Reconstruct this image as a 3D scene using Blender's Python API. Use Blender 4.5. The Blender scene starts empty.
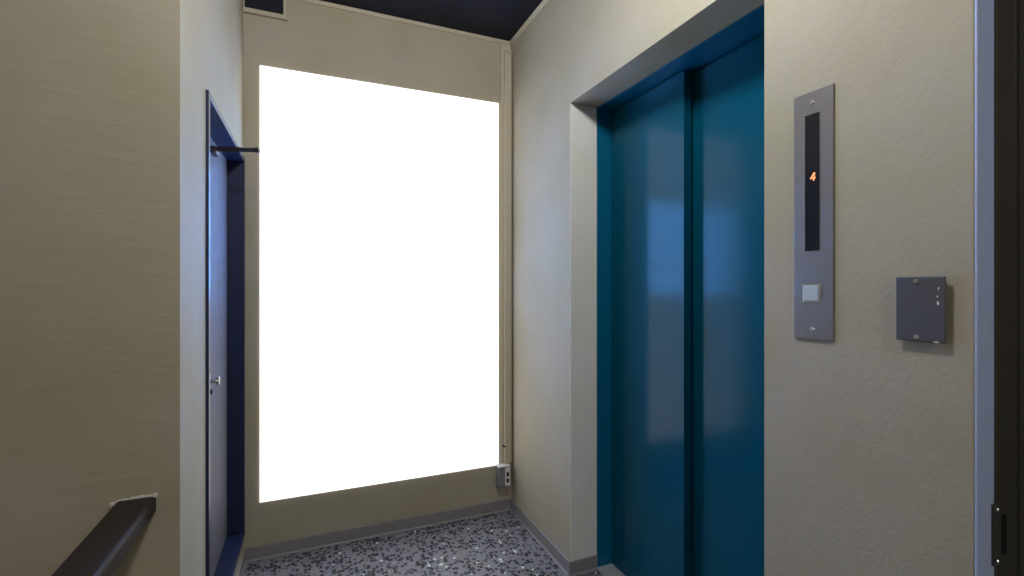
import bpy, bmesh, math, random
from mathutils import Vector, Matrix

random.seed(4)
scene = bpy.context.scene
COL = scene.collection

# ------------------------------------------------------------------ camera
EYE = 1.25
YAW = 22.834
cam_d = bpy.data.cameras.new('camera')
cam = bpy.data.objects.new('camera', cam_d)
COL.objects.link(cam)
cam.location = (0, 0, EYE)
cam.rotation_euler = (math.radians(90), 0, math.radians(-YAW))
cam_d.sensor_width = 36
cam_d.lens = 475 / 1024 * 36
cam_d.shift_y = -3.0 / 1024
cam_d.clip_start = 0.02
scene.camera = cam

# ------------------------------------------------------------------ exposure, world, lights
scene.view_settings.view_transform = 'Standard'
scene.view_settings.look = 'None'
scene.view_settings.gamma = 1
scene.view_settings.use_curve_mapping = False
scene.view_settings.exposure = 0.0
scene.cycles.use_denoising = True
scene.cycles.max_bounces = 8
scene.cycles.diffuse_bounces = 5

world = bpy.data.worlds.new('world')
scene.world = world
world.use_nodes = True
bg = world.node_tree.nodes['Background']
bg.inputs['Color'].default_value = (0.35, 0.45, 0.75, 1)
bg.inputs['Strength'].default_value = 0.05


# the landing's ceiling lamp, then an added unseen rear lamp brightening camera-facing walls (their fittings are built below)
LAMPS = [((0.38, 0.86, 2.42), 44.0, (0.96, 0.98, 1.0)),
         ((0.30, -1.60, 2.42), 56.0, (1.0, 0.97, 0.91))]
for loc, watts, tint in LAMPS:
    pd = bpy.data.lights.new('lamp_light', 'POINT')
    pd.energy, pd.color, pd.shadow_soft_size = watts, tint, 0.09
    po = bpy.data.objects.new('lamp_light', pd)
    COL.objects.link(po)
    po.location = loc

# ------------------------------------------------------------------ materials


def new_mat(name):
    m = bpy.data.materials.new(name)
    m.use_nodes = True
    nt = m.node_tree
    return m, nt, nt.nodes['Principled BSDF']


def lk(nt, a, ao, b, bi):
    nt.links.new(a.outputs[ao], b.inputs[bi])


def plain(name, col, rough=0.5, metal=0.0, spec=0.5, bump=0.0, bscale=200, vary=0.0):
    m, nt, p = new_mat(name)
    p.inputs['Base Color'].default_value = (*col, 1)
    p.inputs['Roughness'].default_value = rough
    p.inputs['Metallic'].default_value = metal
    p.inputs['Specular IOR Level'].default_value = spec
    if bump or vary:
        tc = nt.nodes.new('ShaderNodeTexCoord')
        n = nt.nodes.new('ShaderNodeTexNoise')
        n.inputs['Scale'].default_value = bscale
        n.inputs['Detail'].default_value = 4
        lk(nt, tc, 'Object', n, 'Vector')
        if bump:
            b = nt.nodes.new('ShaderNodeBump')
            b.inputs['Strength'].default_value = bump
            b.inputs['Distance'].default_value = 0.002
            lk(nt, n, 'Fac', b, 'Height')
            lk(nt, b, 'Normal', p, 'Normal')
        if vary:
            mx = nt.nodes.new('ShaderNodeMix')
            mx.data_type = 'RGBA'
            mx.inputs[6].default_value = (*[c * (1 - vary) for c in col], 1)
            mx.inputs[7].default_value = (*[min(1, c * (1 + vary)) for c in col], 1)
            lk(nt, n, 'Fac', mx, 0)
            nt.links.new(mx.outputs[2], p.inputs['Base Color'])
    return m


def wall_paint(name, col, grain=(1, 1, 1), strength=0.5, blister=0.5):
    """matt painted plaster: fine grain, some lumps and blisters, slight stains"""
    m, nt, p = new_mat(name)
    p.inputs['Roughness'].default_value = 0.75
    p.inputs['Specular IOR Level'].default_value = 0.25
    tc = nt.nodes.new('ShaderNodeTexCoord')
    mp = nt.nodes.new('ShaderNodeMapping')
    mp.inputs['Scale'].default_value = grain
    lk(nt, tc, 'Object', mp, 'Vector')
    fine = nt.nodes.new('ShaderNodeTexNoise')
    fine.inputs['Scale'].default_value = 120
    fine.inputs['Detail'].default_value = 5
    lk(nt, mp, 'Vector', fine, 'Vector')
    lump = nt.nodes.new('ShaderNodeTexNoise')
    lump.inputs['Scale'].default_value = 14
    lump.inputs['Detail'].default_value = 6
    lump.inputs['Distortion'].default_value = 0.8
    lk(nt, mp, 'Vector', lump, 'Vector')
    stain = nt.nodes.new('ShaderNodeTexNoise')
    stain.inputs['Scale'].default_value = 3.2
    stain.inputs['Detail'].default_value = 5
    lk(nt, tc, 'Object', stain, 'Vector')
    ramp = nt.nodes.new('ShaderNodeValToRGB')
    e = ramp.color_ramp.elements
    e[0].position, e[1].position = 0.32, 0.68
    e[0].color = (col[0] * 0.92, col[1] * 0.92, col[2] * 0.86, 1)
    e[1].color = (col[0] * 1.03, col[1] * 1.03, col[2] * 1.10, 1)
    lk(nt, stain, 'Fac', ramp, 'Fac')
    # small chipped specks
    speck = nt.nodes.new('ShaderNodeTexVoronoi')
    speck.inputs['Scale'].default_value = 9
    lk(nt, tc, 'Object', speck, 'Vector')
    lt = nt.nodes.new('ShaderNodeMath')
    lt.operation = 'LESS_THAN'
    lt.inputs[1].default_value = 0.022
    lk(nt, speck, 'Distance', lt, 0)
    mx = nt.nodes.new('ShaderNodeMix')
    mx.data_type = 'RGBA'
    mx.inputs[7].default_value = (min(1, col[0] * 1.3), min(1, col[1] * 1.3), min(1, col[2] * 1.4), 1)
    lk(nt, lt, 'Value', mx, 0)
    nt.links.new(ramp.outputs['Color'], mx.inputs[6])
    nt.links.new(mx.outputs[2], p.inputs['Base Color'])
    b1 = nt.nodes.new('ShaderNodeBump')
    b1.inputs['Strength'].default_value = strength
    b1.inputs['Distance'].default_value = 0.002
    lk(nt, fine, 'Fac', b1, 'Height')
    b2 = nt.nodes.new('ShaderNodeBump')
    b2.inputs['Strength'].default_value = blister
    b2.inputs['Distance'].default_value = 0.004
    lk(nt, lump, 'Fac', b2, 'Height')
    lk(nt, b1, 'Normal', b2, 'Normal')
    lk(nt, b2, 'Normal', p, 'Normal')
    return m


def pebble_vinyl(name):
    m, nt, p = new_mat(name)
    p.inputs['Roughness'].default_value = 0.5
    tc = nt.nodes.new('ShaderNodeTexCoord')
    v = nt.nodes.new('ShaderNodeTexVoronoi')
    v.inputs['Scale'].default_value = 58
    v.inputs['Randomness'].default_value = 0.9
    lk(nt, tc, 'Object', v, 'Vector')
    sep = nt.nodes.new('ShaderNodeSeparateColor')
    lk(nt, v, 'Color', sep, 'Color')
    # pebble size differs from cell to cell
    thr = nt.nodes.new('ShaderNodeMapRange')
    thr.inputs['To Min'].default_value = 0.37
    thr.inputs['To Max'].default_value = 0.62
    lk(nt, sep, 'Green', thr, 'Value')
    lt = nt.nodes.new('ShaderNodeMath')
    lt.operation = 'LESS_THAN'
    lk(nt, v, 'Distance', lt, 0)
    lk(nt, thr, 'Result', lt, 1)
    ramp = nt.nodes.new('ShaderNodeValToRGB')
    cr = ramp.color_ramp
    cr.interpolation = 'CONSTANT'
    cols = [(0.0, (0.008, 0.009, 0.018)), (0.52, (0.03, 0.032, 0.05)), (0.70, (0.14, 0.14, 0.17)),
            (0.85, (0.24, 0.20, 0.19)), (0.965, (0.60, 0.66, 0.60))]
    cr.elements[0].position, cr.elements[0].color = 0, (*cols[0][1], 1)
    cr.elements[1].position, cr.elements[1].color = cols[1][0], (*cols[1][1], 1)
    for pos, c in cols[2:]:
        el = cr.elements.new(pos)
        el.color = (*c, 1)
    lk(nt, sep, 'Red', ramp, 'Fac')
    n = nt.nodes.new('ShaderNodeTexNoise')
    n.inputs['Scale'].default_value = 150
    lk(nt, tc, 'Object', n, 'Vector')
    gr = nt.nodes.new('ShaderNodeValToRGB')
    gr.color_ramp.elements[0].color = (0.13, 0.13, 0.16, 1)
    gr.color_ramp.elements[1].color = (0.30, 0.30, 0.345, 1)
    lk(nt, n, 'Fac', gr, 'Fac')
    mx = nt.nodes.new('ShaderNodeMix')
    mx.data_type = 'RGBA'
    lk(nt, lt, 'Value', mx, 0)
    nt.links.new(gr.outputs['Color'], mx.inputs[6])
    nt.links.new(ramp.outputs['Color'], mx.inputs[7])
    nt.links.new(mx.outputs[2], p.inputs['Base Color'])
    return m


def emitter(name, col, strength):
    m, nt, p = new_mat(name)
    p.inputs['Base Color'].default_value = (*[min(c, 0.8) for c in col], 1)
    p.inputs['Emission Color'].default_value = (*col, 1)
    p.inputs['Emission Strength'].default_value = strength
    return m


BEIGE = (0.41, 0.366, 0.272)
M_wall = wall_paint('beige_wall_paint', BEIGE, strength=0.35, blister=0.35)
M_wall_left = wall_paint('beige_wall_paint_ribbed', BEIGE, grain=(0.35, 0.35, 1.6), strength=0.17, blister=0.3)
M_cream_lit = wall_paint('cream_reveal_lit_paint', (0.72, 0.70, 0.64), strength=0.3, blister=0.25)  # cream made paler so the paint carries part of the reveal's light
M_trim = plain('beige_trim_paint', (0.50, 0.44, 0.33), 0.5, vary=0.05, bscale=20)
M_ceil = plain('navy_ceiling_paint', (0.017, 0.018, 0.028), 0.6, spec=0.12, vary=0.4, bscale=5)
M_floor = pebble_vinyl('pebble_vinyl')
M_base = plain('grey_vinyl_base', (0.24, 0.225, 0.235), 0.5, vary=0.06, bscale=12)
M_navy = plain('navy_gloss_paint', (0.014, 0.021, 0.060), 0.4, spec=0.3, bump=0.15, bscale=60)
M_lav = plain('lavender_grey_paint', (0.115, 0.115, 0.145), 0.6, spec=0.2, vary=0.06, bscale=9)
M_reveal = plain('pale_lavender_paint', (0.44, 0.52, 0.80), 0.6, bump=0.9, bscale=45, vary=0.05)
M_chrome = plain('chrome', (0.75, 0.75, 0.78), 0.18, 1.0)
M_darkmetal = plain('dark_bronze_metal', (0.05, 0.04, 0.04), 0.35, 0.6)
M_teal = plain('teal_gloss_paint', (0.002, 0.076, 0.130), 0.15, 0.0, 0.145)
M_tealframe = plain('teal_frame_paint', (0.002, 0.105, 0.20), 0.25, 0.0, 0.25)
M_gap = plain('black_gap', (0.004, 0.004, 0.005), 0.8)
M_sill = plain('aluminium_sill', (0.62, 0.62, 0.62), 0.4, 0.4, bump=0.2, bscale=80)
M_steel = plain('brushed_steel', (0.33, 0.31, 0.305), 0.36, 0.9, bump=0.05, bscale=300)
M_screw = plain('bright_screw_steel', (0.72, 0.72, 0.74), 0.25, 1.0)
M_display = plain('smoked_display', (0.006, 0.007, 0.014), 0.15)
M_led = emitter('orange_led', (1.0, 0.36, 0.13), 1.0)
M_button = emitter('pale_button', (0.42, 0.47, 0.54), 0.03)
M_greybox = plain('grey_enamel', (0.10, 0.098, 0.115), 0.4, 0.2, vary=0.08, bscale=25)
M_boxgrey = plain('grey_socket_plastic', (0.20, 0.20, 0.22), 0.5)
M_white = plain('white_plastic', (0.72, 0.72, 0.72), 0.4)
M_rail = plain('brown_vinyl_rail', (0.034, 0.025, 0.023), 0.5, spec=0.08, vary=0.15, bscale=15)
M_chip = plain('chipped_plaster', (0.68, 0.66, 0.62), 0.8, vary=0.2, bscale=90)
M_bronze = plain('dark_bronze_frame', (0.075, 0.070, 0.060), 0.45, 0.3, vary=0.1, bscale=20)
M_black = plain('black_recess', (0.004, 0.004, 0.004), 0.7)
M_lamp = emitter('lamp_diffuser', (1.0, 0.96, 0.88), 3.0)
M_dusk = emitter('dusk_daylight_pane', (0.07, 0.38, 1.0), 31.0)

# the blank lit panel: a white translucent sheet that gives off even white light; the window behind shines through it
M_panel, nt, p = new_mat('white_translucent_sheet')
nt.nodes.remove(p)
out = nt.nodes['Material Output']
df = nt.nodes.new('ShaderNodeBsdfDiffuse')
df.inputs['Color'].default_value = (0.5, 0.5, 0.5, 1)
tr = nt.nodes.new('ShaderNodeBsdfTranslucent')
tr.inputs['Color'].default_value = (0.9, 0.9, 0.9, 1)
m1 = nt.nodes.new('ShaderNodeMixShader')
m1.inputs[0].default_value = 0.55
em = nt.nodes.new('ShaderNodeEmission')
em.inputs['Color'].default_value = (1, 1, 1, 1)
em.inputs['Strength'].default_value = 0.86
ad = nt.nodes.new('ShaderNodeAddShader')
lk(nt, df, 0, m1, 1)
lk(nt, tr, 0, m1, 2)
lk(nt, m1, 0, ad, 0)
lk(nt, em, 0, ad, 1)
lk(nt, ad, 0, out, 'Surface')

# ------------------------------------------------------------------ mesh helpers


def box(bm, x0, x1, y0, y1, z0, z1):
    vs = [bm.verts.new((x, y, z)) for x in (x0, x1) for y in (y0, y1) for z in (z0, z1)]
    for f in ((0, 1, 3, 2), (4, 6, 7, 5), (0, 4, 5, 1), (2, 3, 7, 6), (0, 2, 6, 4), (1, 5, 7, 3)):
        bm.faces.new([vs[i] for i in f])


def cyl(bm, a, b, r, r2=None, n=20):
    a, b = Vector(a), Vector(b)
    q = (b - a).to_track_quat('Z', 'Y')
    r2 = r if r2 is None else r2
    A = [bm.verts.new(a + q @ Vector((r * math.cos(t), r * math.sin(t), 0))) for t in [2 * math.pi * i / n for i in range(n)]]
    B = [bm.verts.new(b + q @ Vector((r2 * math.cos(t), r2 * math.sin(t), 0))) for t in [2 * math.pi * i / n for i in range(n)]]
    for i in range(n):
        j = (i + 1) % n
        bm.faces.new((A[i], A[j], B[j], B[i]))
    bm.faces.new(A[::-1])
    bm.faces.new(B)


def prism(bm, pts, axis, a, b):
    """closed polygon (list of 2-D points) extruded along an axis from a to b"""
    def v(p, t):
        if axis == 'x':
            return (t, p[0], p[1])
        if axis == 'y':
            return (p[0], t, p[1])
        return (p[0], p[1], t)
    A = [bm.verts.new(v(p, a)) for p in pts]
    B = [bm.verts.new(v(p, b)) for p in pts]
    n = len(pts)
    for i in range(n):
        j = (i + 1) % n
        bm.faces.new((A[i], A[j], B[j], B[i]))
    bm.faces.new(A[::-1])
    bm.faces.new(B)


def slab_with_holes(bm, axis, d0, d1, us, zs, solid):
    """one connected wall slab normal to `axis` from d0 to d1; cell (i, j) is built where solid(i, j)"""
    def co(d, u, z):
        return (d, u, z) if axis == 'x' else (u, d, z)
    V = {}

    def v(k, i, j):
        if (k, i, j) not in V:
            V[(k, i, j)] = bm.verts.new(co((d0, d1)[k], us[i], zs[j]))
        return V[(k, i, j)]
    ni, nj = len(us) - 1, len(zs) - 1

    def s(i, j):
        return 0 <= i < ni and 0 <= j < nj and solid(i, j)
    for i in range(ni):
        for j in range(nj):
            if not s(i, j):
                continue
            for k in (0, 1):
                bm.faces.new((v(k, i, j), v(k, i + 1, j), v(k, i + 1, j + 1), v(k, i, j + 1)))
            for (di, dj, a, b) in ((-1, 0, (i, j), (i, j + 1)), (1, 0, (i + 1, j), (i + 1, j + 1)),
                                   (0, -1, (i, j), (i + 1, j)), (0, 1, (i, j + 1), (i + 1, j + 1))):
                if not s(i + di, j + dj):
                    bm.faces.new((v(0, *a), v(0, *b), v(1, *b), v(1, *a)))


def obj(name, bm, m, parent=None, bevel=0.0, seg=2, smooth=False, origin=None):
    bmesh.ops.recalc_face_normals(bm, faces=bm.faces)
    if origin is not None:
        bmesh.ops.translate(bm, verts=bm.verts, vec=-Vector(origin))
    me = bpy.data.meshes.new(name)
    bm.to_mesh(me)
    bm.free()
    me.materials.append(m)
    o = bpy.data.objects.new(name, me)
    COL.objects.link(o)
    if origin is not None:
        o.location = origin
    if parent is not None:
        o.parent = parent
        o.matrix_parent_inverse = Matrix.Translation(-parent.location)
    if smooth:
        for f in me.polygons:
            f.use_smooth = True
    if bevel:
        b = o.modifiers.new('bevel', 'BEVEL')
        b.width, b.segments = bevel, seg
        b.limit_method = 'ANGLE'
        b.angle_limit = math.radians(40)
    return o


def boxo(name, dims, m, parent=None, bevel=0.0, seg=2):
    bm = bmesh.new()
    box(bm, *dims)
    return obj(name, bm, m, parent, bevel, seg)


def thing(name, label, cat, loc):
    o = bpy.data.objects.new(name, None)
    o.empty_display_size = 0.05
    COL.objects.link(o)
    o.location = loc
    o['label'], o['category'] = label, cat
    return o


def struct(o, label, cat):
    o['kind'] = 'structure'
    o['label'], o['category'] = label, cat
    return o


# ------------------------------------------------------------------ setting
XR, YB, ZC = 1.0235, 2.4451, 2.60       # right wall, back wall, ceiling
XL, YL = -0.2848, 1.3266                # left return wall, near left wall
X_END = 1.42

# floor of the landing; the stairwell lies to the left of its edge
bm = bmesh.new()
box(bm, -0.44, XR + 0.34, -2.30, YB + 0.14, -0.15, 0.0)
struct(obj('floor', bm, M_floor), 'grey blue vinyl floor speckled with dark and white pebbles', 'floor')
bm = bmesh.new()
box(bm, -1.95, X_END, -2.44, YB + 0.14, ZC, ZC + 0.10)
struct(obj('ceiling', bm, M_ceil), 'dark navy painted ceiling', 'ceiling')

# back wall with the window opening that the blank panel covers
bm = bmesh.new()
us, zs = [XL - 0.2, -0.16, 0.556, XR], [0.0, 1.18, 1.785, ZC]
slab_with_holes(bm, 'y', YB, YB + 0.14, us, zs, lambda i, j: not (i == 1 and j == 1))
struct(obj('wall_back', bm, M_wall), 'beige back wall carrying the big blank white panel', 'wall')

bm = bmesh.new()
for z in (1.375, 1.578):
    box(bm, -0.16, 0.556, YB + 0.003, YB + 0.011, z - 0.010, z + 0.010)
box(bm, -0.16, 0.556, YB + 0.003, YB + 0.011, 1.18, 1.192)
box(bm, -0.16, 0.556, YB + 0.003, YB + 0.011, 1.772, 1.785)
w1 = obj('window_1', bm, M_trim)
struct(w1, 'window in the back wall behind the blank white panel', 'window')
boxo('window_pane', (-0.16, 0.556, YB + 0.012, YB + 0.016, 1.18, 1.785), M_dusk, w1)

# right wall with the lift opening and, nearest the camera, a doorway
LY0, LY1, LZ = 0.8353, 1.7874, 2.032     # lift opening
DY0, DY1, DZ = -0.42, 0.4336, 2.04      # doorway
bm = bmesh.new()
us = [-2.30, DY0, DY1, LY0, LY1, YB + 0.14]
zs = [0.0, LZ, ZC]
slab_with_holes(bm, 'x', XR, XR + 0.32, us, zs, lambda i, j: not (j == 0 and i in (1, 3)))
struct(obj('wall_right', bm, M_wall, bevel=0.002), 'beige right wall around the teal lift opening', 'wall')

# cream plastered lining of the lift opening's far upright; part of its light is painted in
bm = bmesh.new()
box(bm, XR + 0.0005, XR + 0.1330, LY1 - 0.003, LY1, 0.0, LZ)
struct(obj('trim_3', bm, M_cream_lit), 'cream far upright of the lift opening with some light painted in', 'reveal')

# left return wall with the service door opening, and the near left wall facing the camera
SY0, SY1, SZ0, SZ1 = 1.618, 2.430, 0.128, 1.819
bm = bmesh.new()
us, zs = [YL, SY0, SY1, YB], [0.0, SZ0, SZ1, ZC]
slab_with_holes(bm, 'x', XL - 0.20, XL, us, zs, lambda i, j: not (i == 1 and j == 1))
for v in bm.verts:                      # mitre where it meets the near left wall
    if abs(v.co.y - YL) < 1e-6 and v.co.x < XL - 0.1:
        v.co.y = YL + 0.20
struct(obj('wall_left', bm, M_wall), 'narrow beige return wall around the navy framed door', 'wall')
bm = bmesh.new()
prism(bm, [(-1.95, YL), (XL, YL), (XL - 0.20, YL + 0.20), (-1.95, YL + 0.20)], 'z', -1.4, ZC)
struct(obj('wall_front_left', bm, M_wall_left), 'shaded beige wall on the left behind the brown handrail', 'wall')
# stairwell walls behind and to the left of the camera
bm = bmesh.new()
box(bm, -1.95, -1.80, -2.30, YL, -1.4, ZC)
struct(obj('wall_stairwell', bm, M_wall), 'beige stairwell side wall out of view on the left', 'wall')
bm = bmesh.new()
box(bm, -1.95, XR + 0.32, -2.44, -2.30, -1.4, ZC)
struct(obj('wall_rear', bm, M_wall), 'beige rear wall out of view behind the landing', 'wall')

# baseboards
BH, BT = 0.062, 0.008
bm = bmesh.new()
prism(bm, [(YB, 0), (YB - BT - 0.006, 0), (YB - BT - 0.006, 0.003), (YB - BT, 0.009), (YB - BT, BH - 0.002), (YB - BT + 0.003, BH), (YB, BH)],
      'x', XL, XR)
struct(obj('baseboard_back', bm, M_base), 'grey vinyl baseboard along the back wall', 'baseboard')
prof = [(0, 0), (-BT - 0.006, 0), (-BT - 0.006, 0.003), (-BT, 0.009), (-BT, BH - 0.002), (-BT + 0.003, BH), (0, BH)]
bm = bmesh.new()
prism(bm, [(XR + a, b) for a, b in prof], 'y', LY1, YB - BT)
prism(bm, [(LY1 + a, b) for a, b in prof], 'x', XR - BT, XR + 0.133)
prism(bm, [(XR + a, b) for a, b in prof], 'y', DY1, LY0)
struct(obj('baseboard_right', bm, M_base), 'grey vinyl baseboard along the right wall and lift reveal', 'baseboard')
bm = bmesh.new()
prism(bm, [(XL - a, b) for a, b in prof], 'y', YL, YB - BT)
struct(obj('baseboard_left', bm, M_base), 'grey vinyl baseboard below the navy framed door', 'baseboard')

# cornice strips
bm = bmesh.new()
cprof = [(0, ZC), (-0.015, ZC), (-0.015, ZC - 0.005), (-0.012, ZC - 0.007), (-0.009, ZC - 0.013), (-0.005, ZC - 0.016), (0, ZC - 0.016)]
prism(bm, [(YB + a, b) for a, b in cprof], 'x', XL, XR)
struct(obj('trim_1', bm, M_trim), 'beige cornice strip between back wall and navy ceiling', 'cornice')
bm = bmesh.new()
prism(bm, [(XR + a, b) for a, b in cprof], 'y', -2.30, YB - 0.015)
struct(obj('trim_2', bm, M_trim), 'beige cornice strip between right wall and navy ceiling', 'cornice')

# ------------------------------------------------------------------ left service door
PR = 0.008
d1 = bpy.data.objects.new('door_1', None)
COL.objects.link(d1)
d1.location = (XL, SY0, 0)
struct(d1, 'lavender grey service door deep in a navy frame on the left', 'door')
XD = -0.343                            # leaf face
bm = bmesh.new()
F = 0.020
box(bm, XD - 0.05, XL + PR, SY0, SY0 + F, SZ0, SZ1)
box(bm, XD - 0.05, XL + PR, SY1 - F, SY1, SZ0, SZ1)
box(bm, XD - 0.05, XL + PR, SY0 + F, SY1 - F, SZ1 - F, SZ1)
box(bm, XD - 0.05, XL + PR, SY0 + F, SY1 - F, SZ0, SZ0 + F)
obj('door_frame', bm, M_navy, d1, 0.002)
leaf = boxo('door_leaf', (XD - 0.04, XD, SY0 + F + 0.002, SY1 - F - 0.002, SZ0 + F + 0.002, SZ1 - F - 0.002), M_lav, d1, 0.002)
bm = bmesh.new()
ky, kz = 2.0009, 0.8919
box(bm, XD, XD + 0.004, ky - 0.018, ky + 0.018, kz - 0.05, kz + 0.035)
cyl(bm, (XD + 0.004, ky, kz + 0.012), (XD + 0.022, ky, kz + 0.012), 0.009)
cyl(bm, (XD + 0.022, ky, kz + 0.012), (XD + 0.034, ky, kz + 0.012), 0.016, 0.014)
obj('door_knob', bm, M_chrome, leaf, 0.001)
bm = bmesh.new()
cyl(bm, (XD + 0.004, ky, kz - 0.028), (XD + 0.012, ky, kz - 0.028), 0.009)
obj('keyhole', bm, M_black, leaf)

# door closer whose arm sticks out above the leaf
CY, CZ = 2.0399, 1.7466
dc = thing('door_closer', 'dark metal door closer arm sticking out of the navy door frame', 'door closer', (XD, CY, CZ))
bm = bmesh.new()
box(bm, XD, XD + 0.022, CY - 0.030, CY + 0.040, CZ - 0.016, CZ + 0.010)
obj('mounting_bracket', bm, M_darkmetal, dc, 0.004)
bm = bmesh.new()
A, B = Vector((XD + 0.010, CY - 0.020, CZ)), Vector((-0.1804, 1.9790, CZ + 0.001))
cyl(bm, A, B, 0.0080)
cyl(bm, A + (B - A) * 0.12, A + (B - A) * 0.60, 0.0100)
obj('closer_arm', bm, M_darkmetal, dc)
bm = bmesh.new()
cyl(bm, B - (B - A).normalized() * 0.014, B + (B - A).normalized() * 0.001, 0.0100)
obj('arm_cap', bm, M_darkmetal, dc, 0.002)

# ------------------------------------------------------------------ blank lit panel
PX0, PX1, PZ0, PZ1 = -0.2195, 0.9470, 0.259, 2.251
pn = boxo('blank_poster_panel', (PX0, PX1, YB - 0.006, YB - 0.001, PZ0, PZ1), M_panel)
pn['label'], pn['category'] = 'large blank glowing white panel on the back wall', 'panel'

# ------------------------------------------------------------------ lift
lift = thing('elevator_entrance', 'teal two panel sliding elevator door set in the right wall', 'elevator', (XR + 0.1336, (LY0 + LY1) / 2, 0))
XF, X1L, X2L = XR + 0.1336, 1.2304, 1.2768
T = 0.006
bm = bmesh.new()
box(bm, XF, X1L + 0.10, LY1 - T, LY1, 0, LZ)
box(bm, XF, X1L + 0.10, LY0, LY0 + T, 0, LZ)
box(bm, XF, X1L + 0.10, LY0 + T, LY1 - T, LZ - T, LZ)
obj('door_frame', bm, M_tealframe, lift, 0.001)
far = boxo('door_panel', (X1L, X1L + 0.036, 1.3315, LY1 - T - 0.004, 0.012, LZ - T - 0.006), M_teal, lift, 0.0015)
near = boxo('door_panel', (X2L, X2L + 0.036, LY0 + T + 0.004, 1.37, 0.012, LZ - T - 0.006), M_teal, lift, 0.0015)
boxo('shaft_backing', (X1L + 0.088, X1L + 0.098, LY0 + T, LY1 - T, 0.0, LZ - T), M_gap, lift)
bm = bmesh.new()
box(bm, XF - 0.004, X1L + 0.088, LY0 + T, LY1 - T, 0.0, 0.008)
for x in (X1L + 0.012, X2L + 0.012):
    box(bm, x, x + 0.004, LY0 + T, LY1 - T, 0.008, 0.011)
obj('door_sill', bm, M_sill, lift, 0.001)

# ------------------------------------------------------------------ call panel
cp = thing('elevator_call_panel', 'tall steel call panel showing an orange 4 beside the lift', 'call panel', (XR, 0.707, 1.130))
bm = bmesh.new()
CY0, CY1, CZ0, CZ1 = 0.664, 0.7540, 1.130, 1.679
box(bm, XR - 0.005, XR, CY0, CY1, CZ0, CZ1)
obj('face_plate', bm, M_steel, cp, 0.0012)
ds = boxo('floor_display', (XR - 0.0062, XR - 0.0045, 0.6937, 0.7257, 1.3255, 1.6275), M_display, cp)
# the digit: a slanted figure built from strokes
bm = bmesh.new()


def stroke(bm, pts, w, x):
    for (a, b) in zip(pts, pts[1:]):
        a, b = Vector(a), Vector(b)
        d = (b - a).normalized()
        n = Vector((-d.y, d.x)) * w / 2
        e = d * w * 0.3
        quad = [a - e + n, b + e + n, b + e - n, a - e - n]
        prism(bm, [(q.x, q.y) for q in quad], 'x', x - 0.0006, x)


dy, dz = 0.7065, 1.4885          # centre; image right is -Y


def P4(u, v):
    return (dy - 0.82 * (u + 0.12 * v), dz + 0.85 * v)


stroke(bm, [P4(0.0015, 0.0095), P4(-0.0065, -0.0035), P4(0.0060, -0.0035)], 0.0026, XR - 0.0062)
stroke(bm, [P4(0.0025, 0.0095), P4(0.0025, -0.0095)], 0.0028, XR - 0.0062)
obj('floor_number', bm, M_led, ds)
bm = bmesh.new()
box(bm, XR - 0.0065, XR - 0.0045, 0.6895, 0.7307, 1.211, 1.253)
bt = obj('button_surround', bm, M_screw, cp, 0.001)
boxo('call_button', (XR - 0.010, XR - 0.006, 0.694, 0.7262, 1.2155, 1.2485), M_button, bt, 0.0015)
for z in (1.654, 1.152):
    bm = bmesh.new()
    cyl(bm, (XR - 0.005, 0.7095, z), (XR - 0.0075, 0.7095, z), 0.0058, 0.0042)
    obj('screw', bm, M_screw, cp)

# ------------------------------------------------------------------ grey blank box
jb = thing('switch_box', 'small square grey metal cover box right of the call panel', 'switch box', (XR, 0.5065, 1.148))
bm = bmesh.new()
box(bm, XR - 0.008, XR, 0.473, 0.540, 1.151, 1.263)
obj('back_box', bm, M_greybox, jb, 0.002)
cover = boxo('cover_plate', (XR - 0.012, XR - 0.008, 0.467, 0.544, 1.1475, 1.2655), M_greybox, jb, 0.003)
for z in (1.257, 1.1555):
    bm = bmesh.new()
    cyl(bm, (XR - 0.012, 0.5105, z), (XR - 0.0145, 0.5105, z), 0.0048, 0.0036)
    obj('screw', bm, M_screw, cover)
for (y, z, a, b) in ((0.4770, 1.2440, 0.0012, 0.003), (0.4785, 1.2300, 0.0014, 0.002), (0.4775, 1.2180, 0.0020, 0.004), (0.4800, 1.1495, 0.0045, 0.0018)):
    n = 9
    pts = [(y + a * random.uniform(.7, 1.1) * math.cos(2 * math.pi * i / n), z + b * random.uniform(.7, 1.1) * math.sin(2 * math.pi * i / n)) for i in range(n)]
    bm = bmesh.new()
    prism(bm, pts, 'x', XR - 0.0124, XR - 0.0119)
    obj('paint_chip', bm, M_chip, cover)

# ------------------------------------------------------------------ cable duct and socket box in the corner
du = thing('cable_duct', 'beige vertical cable duct in the corner right of the white panel', 'cable duct', (0.99, YB, 0.27))
boxo('duct_base', (0.9595, 1.0185, YB - 0.010, YB, 0.266, ZC - 0.017), M_trim, du, 0.001)
cov = boxo('duct_cover', (0.9765, 1.0165, YB - 0.026, YB - 0.010, 0.266, 2.530), M_trim, du, 0.002)
boxo('end_collar', (0.9795, 1.0205, YB - 0.030, YB - 0.010, 2.530, 2.542), M_trim, du, 0.002)
boxo('clip_slot', (0.967, 0.984, YB - 0.0275, YB - 0.009, 0.360, 0.366), M_black, cov)

sb = thing('socket_box', 'small grey socket box with white plate low in the corner', 'socket box', (0.97, YB, 0.15))
boxo('box_body', (0.932, 0.998, YB - 0.050, YB, 0.152, 0.260), M_boxgrey, sb, 0.003)
boxo('box_lid', (0.930, 1.000, YB - 0.052, YB, 0.260, 0.266), M_white, sb, 0.002)
sp = boxo('socket_plate', (0.967, 0.995, YB - 0.054, YB - 0.050, 0.158, 0.256), M_white, sb, 0.0015)
for z in (0.186, 0.220):
    boxo('socket_hole', (0.975, 0.988, YB - 0.0552, YB - 0.0535, z - 0.011, z + 0.011), M_black, sp)

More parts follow.
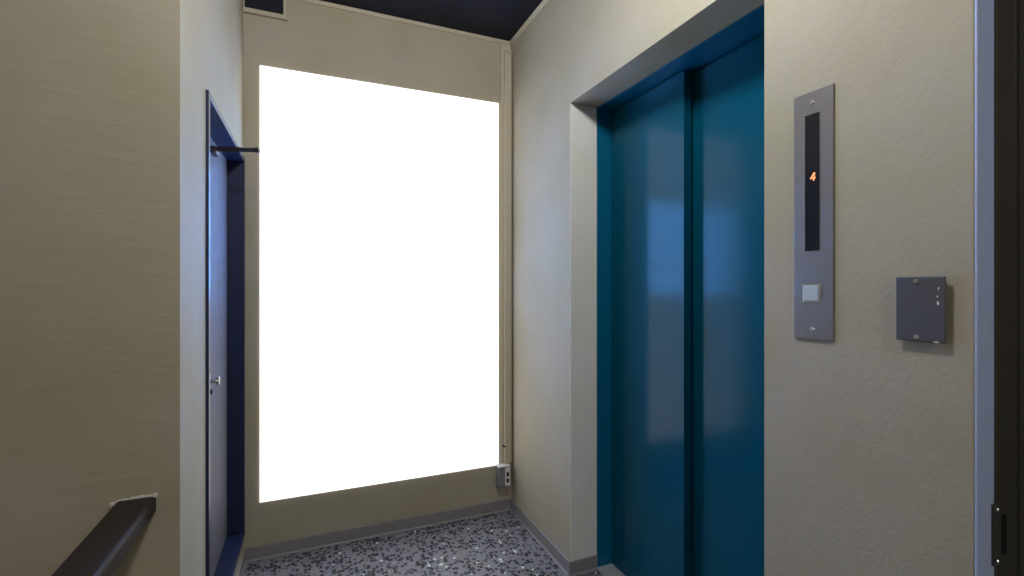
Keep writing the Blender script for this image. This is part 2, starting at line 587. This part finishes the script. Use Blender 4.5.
# ------------------------------------------------------------------ vent in the upper left corner of the back wall
vt = thing('vent_opening', 'small dark framed vent opening high in the left back corner', 'vent', (-0.2, YB, 2.478))
bm = bmesh.new()
box(bm, XL + 0.001, -0.107, YB - 0.016, YB, 2.480, 2.498)
box(bm, -0.122, -0.111, YB - 0.014, YB, 2.498, ZC - 0.017)
box(bm, XL + 0.001, XL + 0.005, YB - 0.014, YB, 2.498, ZC - 0.017)
box(bm, XL + 0.001, -0.105, YB - 0.020, YB, 2.4765, 2.481)
obj('vent_frame', bm, M_trim, vt, 0.001)
boxo('vent_panel', (XL + 0.005, -0.122, YB - 0.004, YB, 2.498, ZC - 0.017), M_ceil, vt)

# ------------------------------------------------------------------ guard rail of the stairwell
hr = thing('handrail', 'brown vinyl topped handrail running into the left wall', 'handrail', (-0.368, 0, 0))
RX0, RX1, RZ1, RZ0 = -0.4055, -0.3310, 0.7655, 0.724
cx, cz = (RX0 + RX1) / 2, (RZ0 + RZ1) / 2
pts = []
hw, hh, r = (RX1 - RX0) / 2, (RZ1 - RZ0) / 2, 0.009
for (sx, sz, a0) in ((1, 1, 0), (-1, 1, 90), (-1, -1, 180), (1, -1, 270)):
    for k in range(6):
        t = math.radians(a0 + 90 * k / 5)
        pts.append((cx + sx * (hw - r) + r * math.cos(t), cz + sz * (hh - r) + r * math.sin(t)))
bm = bmesh.new()
prism(bm, pts, 'y', -2.0, YL)
rail = obj('rail', bm, M_rail, hr)
bm = bmesh.new()
box(bm, cx - 0.02, cx + 0.02, -2.0, YL, RZ0 - 0.010, RZ0 + 0.001)
obj('rail_core', bm, M_bronze, hr)
for y in (0.45, -0.35, -1.15, -1.9):
    bm = bmesh.new()
    cyl(bm, (cx, y, -0.0), (cx, y, RZ0 - 0.005), 0.014)
    cyl(bm, (cx, y, 0.0), (cx, y, 0.006), 0.035)
    obj('post', bm, M_bronze, hr)
# broken paint edge where the rail meets the wall
bm = bmesh.new()
N = 22
top, bot = [], []
for i in range(N + 1):
    u = i / N
    x = RX0 - 0.010 + u * (RX1 - RX0 + 0.013)
    z = RZ1 - 0.006 + 0.004 * math.sin(u * 2.2) + 0.003 * u
    top.append((x, z + random.uniform(0.0025, 0.0055)))
    bot.append((x, z - 0.003))
prism(bm, bot + top[::-1], 'y', YL - 0.004, YL - 0.0002)
ch = obj('chipped_plaster', bm, M_chip)
ch['label'] = 'pale jagged broken plaster edge where the handrail enters the wall'
ch['category'] = 'plaster edge'

# ------------------------------------------------------------------ doorway nearest the camera on the right
d2 = bpy.data.objects.new('door_2', None)
COL.objects.link(d2)
d2.location = (XR, DY1, 0)
struct(d2, 'dark bronze door frame behind pale lavender reveal at the right edge', 'door')
boxo('painted_reveal', (XR + 0.0008, 1.081, DY1 - 0.004, DY1, 0.0, DZ - 0.02), M_reveal, d2, 0.001)
bm = bmesh.new()
prism(bm, [(1.077, DY1), (1.077, DY1 - 0.008), (1.140, DY1 - 0.008), (1.140, DY1 - 0.014), (1.152, DY1 - 0.014),
           (1.152, DY1 - 0.009), (1.34, DY1 - 0.009), (1.34, DY1)], 'z', 0.0, DZ - 0.01)
jamb = obj('door_frame', bm, M_bronze, d2, 0.001)
bm = bmesh.new()
box(bm, 1.068, 1.104, DY1 - 0.0105, DY1 - 0.003, 0.772, 0.876)
stp = obj('strike_plate', bm, M_bronze, jamb, 0.001)
boxo('strike_slot', (1.085, 1.099, DY1 - 0.0115, DY1 - 0.010, 0.790, 0.858), M_black, stp)
for z in (0.868, 0.780):
    bm = bmesh.new()
    cyl(bm, (1.074, DY1 - 0.0105, z), (1.074, DY1 - 0.0125, z), 0.0045, 0.003)
    obj('screw', bm, M_screw, stp)

boxo('door_leaf', (1.215, 1.255, DY0 + 0.005, DY1 - 0.012, 0.006, DZ - 0.012), M_bronze, d2, 0.002)

# ------------------------------------------------------------------ landing ceiling lamp and the added rear lamp (out of the picture)
for (loc, watts, tint), lab in zip(LAMPS, ('small round ceiling lamp above the landing in front of the lift', 'small round ceiling lamp added behind the camera for fill light')):
    lx, ly, lz = loc
    cl = thing('ceiling_lamp', lab, 'lamp', (lx, ly, ZC))
    bm = bmesh.new()
    cyl(bm, (lx, ly, ZC - 0.030), (lx, ly, ZC), 0.075, 0.085, 32)
    obj('lamp_base', bm, M_white, cl, 0.004)
    bm = bmesh.new()
    bmesh.ops.create_icosphere(bm, subdivisions=2, radius=0.035)
    bmesh.ops.translate(bm, verts=bm.verts, vec=(lx, ly, lz))
    obj('lamp_bulb', bm, M_lamp, cl, smooth=True)
    bm = bmesh.new()
    cyl(bm, (lx, ly, lz + 0.03), (lx, ly, ZC - 0.03), 0.016)
    obj('lamp_holder', bm, M_white, cl)
